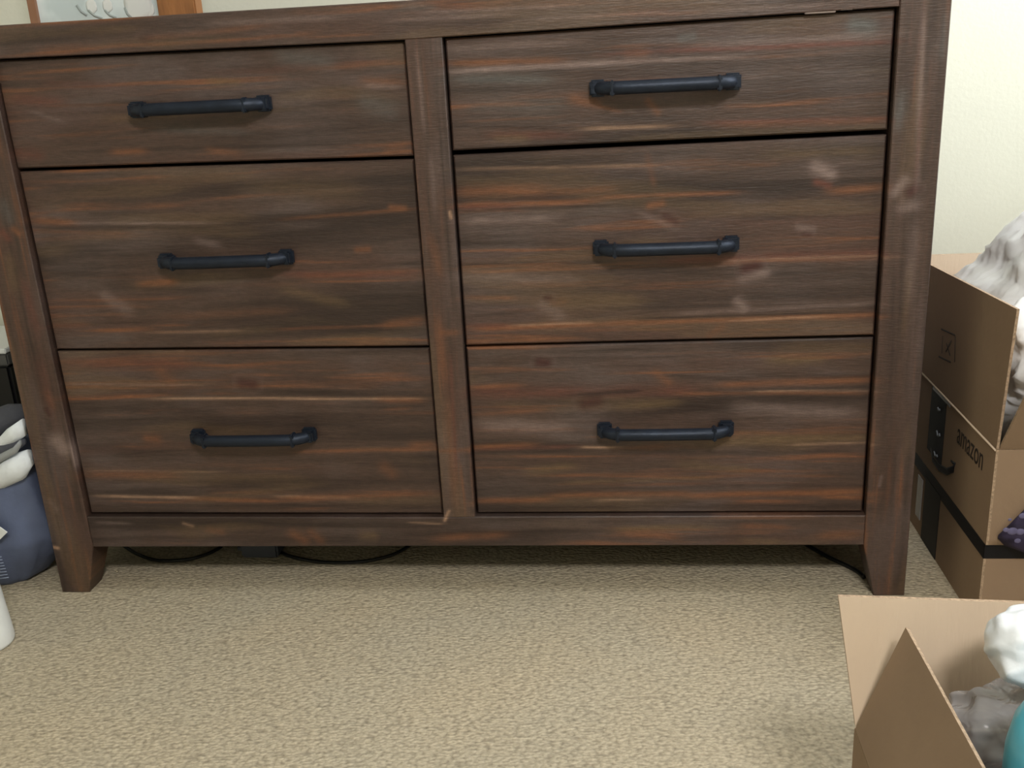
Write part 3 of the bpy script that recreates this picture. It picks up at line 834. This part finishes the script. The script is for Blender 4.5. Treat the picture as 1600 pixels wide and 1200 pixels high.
quad_slab('flap', [(BX1, BYF - .004, ZB + .001), (BX1, BYB, ZB + .001), (BX1 + .12, BYB, ZB + .17), (BX1 + .12, BYF, ZB + .17)], (-1, 0, .3), TH, CARD, boxB, CARD_E)
# crease highlight, tape strip and print on the left side
bm = bmesh.new()
add_tube(bm, [(BX - .0005, BYF - .003, ZB - .001), (BX - .0005, BYB, ZB - .001)], .0017, 6)
t = bm_obj('crease', bm, CARD_L, boxB)
y0, y1 = at(0, BX, 1477, 660)[1], at(0, BX, 1454, 640)[1]
bm = bmesh.new()
add_box(bm, (BX - e, y0, ZA + .035), (BX, y1, ZB - .002))
bm_obj('black_tape', bm, BTAPE, boxB)
for p, a_, b2 in (((1467, 679), .010, .008), ((1463, 711), .010, .006), ((1468, 640), .006, .004)):
    bm = bmesh.new()
    q = at(0, BX, *p)
    add_tube(bm, [(BX - .0012, q[1] - a_ + 2 * a_ * k / 6, q[2] + b2 * .5 * math.sin(k * 1.4)) for k in range(7)], .0016, 5)
    bm_obj('tape_print', bm, WPRINT, boxB)
bm = bmesh.new()                                         # curved arrow mark
hk = [(1455, 700), (1458, 718), (1468, 731), (1480, 737), (1490, 733), (1493, 726), (1486, 720)]
add_tube(bm, [(BX - .0006, at(0, BX, *p)[1], at(0, BX, *p)[2]) for p in hk], [.004, .006, .007, .007, .006, .005, .002], 8)
for v in bm.verts:
    v.co.x = BX - .0006 + (v.co.x - BX + .0006) * .08
t = bm_obj('arrow_print', bm, BTAPE, boxB)
bm = bmesh.new()
add_box(bm, (BX - .0016, at(0, BX, 1486, 636)[1], ZB - .008), (BX - .0006, at(0, BX, 1458, 618)[1], ZB - .001))
t = bm_obj('clear_tape', bm, GLOSSTAPE, boxB)


def text_on_left(txt, p, q, parent, mat, name='lettering'):
    cu = bpy.data.curves.new(name, 'FONT')
    cu.body = txt
    cu.extrude = 0.0003
    cu.size = 1.0
    tmp = bpy.data.objects.new('tmp', cu)
    COL.objects.link(tmp)
    bpy.context.view_layer.update()
    me = bpy.data.meshes.new_from_object(tmp.evaluated_get(bpy.context.evaluated_depsgraph_get()))
    bpy.data.objects.remove(tmp)
    a = np.array([v.co[:] for v in me.vertices])
    w_, h_ = a[:, 0].max(), a[:, 1].max()
    P_, Q_ = at(0, BX, *p), at(0, BX, *q)                 # lower left, upper right
    sy, sz = (P_[1] - Q_[1]) / w_, (Q_[2] - P_[2]) / h_
    for v in me.vertices:
        x, y, z = v.co
        v.co = (BX - .0004 - (z + .0003) * .5, P_[1] - x * sy, P_[2] + y * sz)
    me.materials.append(mat)
    o = bpy.data.objects.new(name, me)
    COL.objects.link(o)
    o.parent = parent
    o.matrix_parent_inverse = Matrix.Translation(-Vector(parent.location))
    return o


text_on_left('amazon', (1495, 690), (1537, 712), boxB, PRINT)
bm = bmesh.new()                                         # printed handling mark on the raised flap


def mark(p, q, w):
    P_, Q_ = at(0, BX, *p), at(0, BX, *q)
    add_tube(bm, [(BX - .0022, P_[1], P_[2]), (BX - .0022, Q_[1], Q_[2])], w, 4)


for p, q in (((1472, 514), (1494, 524)), ((1494, 524), (1493, 566)), ((1468, 557), (1487, 566)), ((1474, 525), (1473, 552)), ((1480, 536), (1486, 556)), ((1488, 532), (1479, 550))):
    mark(p, q, .0016)
for v in bm.verts:
    v.co.x = BX - .0016 + (v.co.x - BX + .0022) * .1
bm_obj('handling_mark', bm, PRINT, boxB)


def blob(name, c, r, mat, parent=None, sub=4, amp=.12, freq=3.0, seed=1, bubbles=None, squash=None, octv=4):
    bm = bmesh.new()
    bmesh.ops.create_icosphere(bm, subdivisions=sub, radius=1.0)
    V = np.array([v.co[:] for v in bm.verts])
    n = fbm(V[:, 0] * freq + 5, V[:, 1] * freq + V[:, 2] * freq * .7, seed, octv) - .5
    n2 = fbm(V[:, 2] * freq + 2, V[:, 0] * freq - V[:, 1] * freq * .5, seed + 9, octv) - .5
    s = 1 + amp * 2 * (n + n2)
    P_ = V * s[:, None] * np.array(r) + np.array(c)
    if bubbles:
        pitch, hh = bubbles
        th_ = np.arctan2(V[:, 1], V[:, 0]) * r[0] / pitch
        ph_ = np.arcsin(np.clip(V[:, 2], -1, 1)) * r[2] / pitch
        k = np.maximum(0, np.sin(th_ * math.pi) * np.sin(ph_ * math.pi)) + np.maximum(0, -np.sin(th_ * math.pi) * np.sin(ph_ * math.pi))
        P_ += V * (hh * np.sqrt(k))[:, None]
    if squash:
        P_ = squash(P_)
    for v, p in zip(bm.verts, P_):
        v.co = p
    return bm_obj(name, bm, mat, parent, True)


def fit_box(P_):
    P_[:, 0] -= .12 * np.exp(-((P_[:, 2] - .46) / .065) ** 2) * (P_[:, 0] < 1.85)
    P_[:, 0] = np.maximum(P_[:, 0], BX + .009 + np.maximum(0, P_[:, 2] - .50) * .6 + .045 * fbm(P_[:, 1] * 22, P_[:, 2] * 22, 3, 2) ** 2 + .006 * np.abs(np.sin(P_[:, 1] * 160) * np.sin(P_[:, 2] * 160)))
    P_[:, 0] = np.where(P_[:, 2] < ZB + .03, np.minimum(P_[:, 0], BX1 - .006), P_[:, 0])
    P_[:, 1] = np.minimum(P_[:, 1], BYB - .008)
    P_[:, 1] = np.maximum(P_[:, 1], BYF + .006 - np.maximum(0, P_[:, 2] - ZB) * .4)
    P_[:, 2] = np.maximum(P_[:, 2], ZA + .006)
    return P_


tag(blob('bubble_wrap', (1.925, .10, .405), (.31, .22, .285), BUBBLE, sub=6, amp=.05, freq=2.6, seed=4, bubbles=(.02, .007), squash=fit_box),
    'heap of white bubble wrap bulging out of the open box right of the dresser', 'bubble wrap')

# purple cloth hanging over the front of the open carton
verts, faces = [], []
NU, NV = 26, 26
ctl = [at(1, -.115, *p) for p in ((1563, 850), (1560, 822), (1575, 798), (1600, 778))]
for j in range(NV):
    v = j / (NV - 1)
    z = .148 + v * .175
    left = np.interp(z, [.145, .165, .2, .25, .33], [1.668, 1.650, 1.675, 1.715, 1.74])
    for i in range(NU):
        u = i / (NU - 1)
        x = left + u * (1.93 - left)
        y = BYF - .012 - .030 * math.sin(math.pi * min(1, u * 3 + .1) * .5) * (1 - v * .75) - .006 * math.sin(u * 40 + v * 3) + .012 * (1 - v) * (u < .08)
        verts.append((x, y, z))
for j in range(NV - 1):
    for i in range(NU - 1):
        a = j * NU + i
        faces.append((a, a + 1, a + NU + 1, a + NU))


# ---------------------------------------------------------------- foreground open carton
boxD = None
ZD = .25
K = at(2, ZD, 1335, 1137)
kx, ky = K[0], K[1]
fx1, fy0 = kx + .40, ky - .36
boxD = empty('cardboard_box', (kx + .2, ky - .18, 0), 'open cardboard box in front of the stacked boxes, flaps up and a white bag inside', 'box')
carton_walls(boxD, kx, fx1, fy0, ky, 0.0, ZD, CARD)
bl = at(1, ky + .02, 1310, 932)
br = at(1, ky + .02, 1600, 942)
sl = (br[2] - bl[2]) / (br[0] - bl[0])
quad_slab('flap', [(kx + .001, ky, ZD + .001), (fx1, ky, ZD + .001), (fx1, ky + .02, bl[2] + sl * (fx1 - bl[0])), (bl[0], ky + .02, bl[2])], (0, 1, 0), TH, CARD_L, boxD, CARD_E)
ap = at(1, ky - .012, 1415, 980)
nd = at(0, ap[0], 1535, 1200)
quad_slab('flap', [(kx, ky - .003, ZD + .001), (kx, fy0, ZD + .001), (ap[0], fy0 + .012, ap[2] + (nd[2] - ap[2]) * (fy0 + .012 - ap[1]) / (nd[1] - ap[1])), tuple(ap)], (1, 0, -.5), TH, CARD, boxD, CARD_E)
quad_slab('flap', [(kx, fy0, ZD + .001), (fx1, fy0, ZD + .001), (fx1, fy0 - .14, ZD - .08), (kx, fy0 - .14, ZD - .08)], (0, .5, 1), TH, CARD, boxD, CARD_E)
quad_slab('flap', [(fx1, fy0, ZD + .001), (fx1, ky, ZD + .001), (fx1 + .12, ky, ZD + .10), (fx1 + .12, fy0, ZD + .10)], (-1, 0, 1), TH, CARD, boxD, CARD_E)
print('K', K, 'bl', bl, 'ap', ap, 'nd', nd)
wb = at(1, ky - .10, 1600, 1018)
tag(blob('white_bag', (wb[0] + .024, wb[1], wb[2] + .003), (.058, .05, .036), WBAG, sub=6, amp=.15, freq=2.0, octv=2, seed=8),
    'bright white knotted plastic bag on top of the clear plastic in the foreground box', 'plastic bag')
cb = at(1, ky - .10, 1612, 1160)


def down_to_floor(P_):
    lo = P_[:, 2] < cb[2]
    P_[:, 2] = np.where(lo, cb[2] + (P_[:, 2] - cb[2]) * (cb[2] - .012) / .062, P_[:, 2])
    P_[:, 1] = np.minimum(P_[:, 1], ky - .008)
    return P_


tag(blob('clear_plastic_bag', cb, (.072, .06, .052), CLEAR, sub=6, amp=.16, freq=3.0, octv=2, seed=15, squash=down_to_floor),
    'crumpled grey see-through plastic bag under the white bag in the foreground open box', 'plastic bag')
tl = at(1, ky - .215, 1583, 1150)
tz_ = at(1, ky - .215, 1600, 1075)[2]
bm = bmesh.new()
add_lathe(bm, tl[0] + .038, tl[1], [(.0, .006), (.036, .006), (.040, .016), (.040, tz_ - .06), (.036, tz_ - .035), (.026, tz_ - .012), (.012, tz_ - .002), (.0, tz_)], 32)
tag(bm_obj('teal_bottle', bm, TEAL, None, True), 'rounded teal bottle beside the see-through plastic bag inside the foreground open box', 'bottle')

pc = mesh('purple_cloth', verts, faces, PURPLE, None, True)
so = pc.modifiers.new('thickness', 'SOLIDIFY')
so.thickness = .004
tag(pc, 'dark purple patterned cloth hanging in front of the open bubble wrap box', 'cloth')
bm = bmesh.new()
for p, rr in (((1582, 830), .008), ((1594, 831), .007), ((1572, 828), .005), ((1590, 845), .005), ((1598, 806), .006), ((1578, 812), .003)):
    q = at(1, -.148, *p)
    bmesh.ops.create_icosphere(bm, subdivisions=2, radius=rr, matrix=Matrix.Translation(q) @ Matrix.Diagonal((1, .25, .8, 1)))
bm_obj('flower_print', bm, LAV, pc, True)

# ---------------------------------------------------------------- left of the dresser
bagc = (-.160, .07)
bag = empty('tote_bag', (bagc[0], bagc[1], 0), 'slumped blue grey fabric bag on carpet against the left side of the dresser', 'bag')
verts, faces = [], []
NZ, NT = 30, 48
zt_ = .265
prof = [(0, .068), (.008, .082), (.03, .102), (.06, .126), (.10, .148), (.17, .150), (.22, .144), (zt_, .136)]
for j in range(NZ):
    z = zt_ * j / (NZ - 1)
    rx = np.interp(z, [a for a, b_ in prof], [b_ for a, b_ in prof])
    for i in range(NT):
        a = 2 * math.pi * i / NT
        rr = 1 + .05 * math.sin(3 * a + z * 14) * (1 - z / zt_ * .5) + .03 * math.sin(9 * a + z * 30) + .012 * math.sin(17 * a)
        ca_, sa_ = math.cos(a), math.sin(a)
        ca_ = math.copysign(abs(ca_) ** .75, ca_)
        sa_ = math.copysign(abs(sa_) ** .75, sa_)
        x = bagc[0] + min(rx * rr * ca_, .148 + min(0, (.11 - z) * .12))
        verts.append((min(x, -.006), bagc[1] + rx * .62 * rr * sa_, z))
for j in range(NZ - 1):
    for i in range(NT):
        a, b_ = j * NT + i, j * NT + (i + 1) % NT
        faces.append((a, b_, b_ + NT, a + NT))
faces.append(tuple(range(NT))[::-1])
o = mesh('bag_body', verts, faces, BLUEBAG, bag, True)
so = o.modifiers.new('thickness', 'SOLIDIFY')
so.thickness = .003
# white tag and stitched patch on the bag
yb = -.030
q = [at(1, yb, *p) for p in ((-30, 815), (0, 824), (11, 832), (0, 843), (-30, 850))]
v = [tuple(p) for p in q] + [tuple(p + np.array([0, .002, 0])) for p in q]
mesh('paper_tag', v, [(0, 1, 2, 3, 4), (9, 8, 7, 6, 5)] + [(i, (i + 1) % 5, (i + 1) % 5 + 5, i + 5) for i in range(5)], WHITEPL, bag)
bm = bmesh.new()
for k in range(8):
    y_ = 870 + k * 4.6
    x1_ = 2 + k * 1.6
    add_tube(bm, [at(1, yb - .002, -22, y_ + 5), at(1, yb - .002, x1_ - 8, y_ + 1), at(1, yb - .002, x1_, y_)], .0009, 5)
t = bm_obj('lettering', bm, simple('pale_blue_print', (140, 152, 176), .8), bag)


def fold(name, pts_px, yd, w, th, mat, label):
    """soft roll of cloth following photo points"""
    bm = bmesh.new()
    pts = [at(1, yd, *p) for p in pts_px]
    add_tube(bm, pts, w, 14)
    for v_ in bm.verts:
        v_.co.x = min(v_.co.x, -.006)
    return tag(bm_obj(name, bm, mat, None, True), label, 'cloth')


clothes = [
    ('folded_cloth', [(-120, 700), (-60, 690), (-10, 668), (20, 650), (60, 640)], .045, [.034, .036, .032, .024, .012], GREYCLOTH, 'charcoal folded cloth, topmost in the blue grey bag'),
    ('folded_cloth', [(-60, 722), (0, 694), (20, 680), (44, 668)], .00, [.006, .009, .015, .018], WHITECLOTH, 'upper white band of cloth bulging from the blue grey bag'),
    ('folded_cloth', [(-90, 735), (-20, 712), (14, 702), (46, 690)], -.005, [.018, .018, .012, .006], GREYCLOTH, 'dark cloth fold between the white bands in the blue grey bag'),
    ('folded_cloth', [(-60, 745), (0, 716), (24, 703), (47, 692)], -.018, [.006, .007, .006, .006], simple('grey_knit', (150, 154, 156), .9), 'thin light grey cloth edge above the lowest white band in the bag'),
    ('folded_cloth', [(-80, 765), (0, 745), (25, 730), (50, 716)], .0, [.02, .022, .026, .018], WHITECLOTH, 'lowest white cloth bulge just above the rim of the blue grey bag'),
]
for nm, pp, yd, w_, mt, lb in clothes:
    fold(nm, pp, yd, w_, 0, mt, lb)

# black bin with a grey rim and a white edge behind the bag
bin_ = empty('storage_bin', (-.33, .37, 0), 'black storage bin with white edged grey lid behind the blue grey bag', 'bin')
bx1 = -.200
by0 = .285
zt1 = at(1, by0, 5, 572)[2]
bm = bmesh.new()
add_box(bm, (-.50, by0 + .004, 0), (bx1 - .004, .480, zt1), .006)
bm_obj('bin_body', bm, BLACKPL, bin_)
zt2 = at(1, by0, 5, 553)[2]
bm = bmesh.new()
add_box(bm, (-.504, by0, zt1), (bx1, .482, zt2), .003)
bm_obj('lid', bm, GREYPL, bin_)
zt3 = at(1, by0, 5, 545)[2]
bm = bmesh.new()
add_box(bm, (-.504, by0 - .001, zt2), (bx1, .482, zt3), .002)
t = bm_obj('lid_edge', bm, WHITEPL, bin_)
t['label'] = 'white edge of the lid'

# white container in the near left corner of the view
fp = at(2, 0.004, 18, 1004)
r_ = .045
bm = bmesh.new()
add_lathe(bm, fp[0] - r_, fp[1], [(.0, .0), (r_ - .006, .0), (r_ - .002, .002), (r_, .007), (r_ - .001, .03), (r_ - .006, .12), (r_ - .008, .15), (.022, .168), (.0, .168)], 40)
wc = tag(bm_obj('white_container', bm, WHITEPL, None, True), 'round white plastic container standing on carpet in front of the blue grey bag', 'container')
bm = bmesh.new()
add_lathe(bm, fp[0] - r_, fp[1], [(.0, .1685), (.021, .1685), (.021, .192), (.018, .196), (.0, .196)], 28)
bm_obj('cap', bm, WHITEPL, wc, True)

# ---------------------------------------------------------------- on top of the dresser
TZ = H
yp = .28
fr = empty('picture_frame', (.2, yp, TZ), 'thin brown framed pale picture with painted glass glints standing on the left of the dresser top', 'picture')
xl_ = at(1, yp, 45, 20)[0]
xl2 = at(1, yp, 57, 20)[0]
xr_ = at(1, yp, 245, 10)[0] + .02
ztop = TZ + .24
bm = bmesh.new()
fw = xl2 - xl_
add_box(bm, (xl_, yp, TZ), (xl_ + fw, yp + .02, ztop))
add_box(bm, (xr_, yp, TZ), (xr_ + fw, yp + .02, ztop))
add_box(bm, (xl_ + fw, yp, TZ), (xr_, yp + .02, TZ + fw))
add_box(bm, (xl_ + fw, yp, ztop - fw), (xr_, yp + .02, ztop))
bm_obj('frame', bm, BROWNFR, fr)


def print_material():
    m, nt, b = newmat('pale_picture_print')
    tc = nt.nodes.new('ShaderNodeTexCoord')
    n = nt.nodes.new('ShaderNodeTexNoise')
    n.inputs['Scale'].default_value = 16
    nt.links.new(tc.outputs['Object'], n.inputs['Vector'])
    r = nt.nodes.new('ShaderNodeValToRGB')
    r.color_ramp.elements[0].position, r.color_ramp.elements[1].position = .42, .58
    r.color_ramp.elements[0].color = lin((206, 220, 224)) + (1,)
    r.color_ramp.elements[1].color = lin((232, 244, 248)) + (1,)
    nt.links.new(n.outputs['Fac'], r.inputs[0])
    nt.links.new(r.outputs[0], b.inputs['Base Color'])
    b.inputs['Roughness'].default_value = .25
    return m


bm = bmesh.new()
add_box(bm, (xl_ + fw, yp + .008, TZ + fw), (xr_, yp + .014, ztop - fw))
bm_obj('print', bm, print_material(), fr)
bm = bmesh.new()  # light reflected in the glass, painted as white blobs on the print
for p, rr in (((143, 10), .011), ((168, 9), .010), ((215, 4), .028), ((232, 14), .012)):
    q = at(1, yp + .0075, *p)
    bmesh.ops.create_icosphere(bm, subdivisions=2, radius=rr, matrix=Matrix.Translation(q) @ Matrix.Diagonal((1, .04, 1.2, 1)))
bm_obj('painted_glint', bm, WHITEPL, fr, True)
bm = bmesh.new()  # grey tails of the painted reflections
for p, q in (((138, 16), (160, 29)), ((164, 16), (182, 28)), ((195, 12), (206, 28)), ((120, 8), (136, 24))):
    a, b_ = at(1, yp + .0075, *p), at(1, yp + .0075, *q)
    add_tube(bm, [a, (a + b_) / 2 + np.array([-.002, 0, -.002]), b_], .0022, 6)
bm_obj('glint_tail', bm, simple('grey_tail_print', (165, 175, 175), .5), fr, True)

xb0, xb1 = at(1, .24, 245, 10)[0], at(1, .24, 305, 10)[0]
bm = bmesh.new()
add_box(bm, (xb0, .24, TZ), (xb1, .275, TZ + .20), .003)
ob = bm_obj('wooden_plaque', bm, OAK)
tag(ob, 'orange brown upright wooden block on the dresser top, right of the thin framed picture', 'wood block')
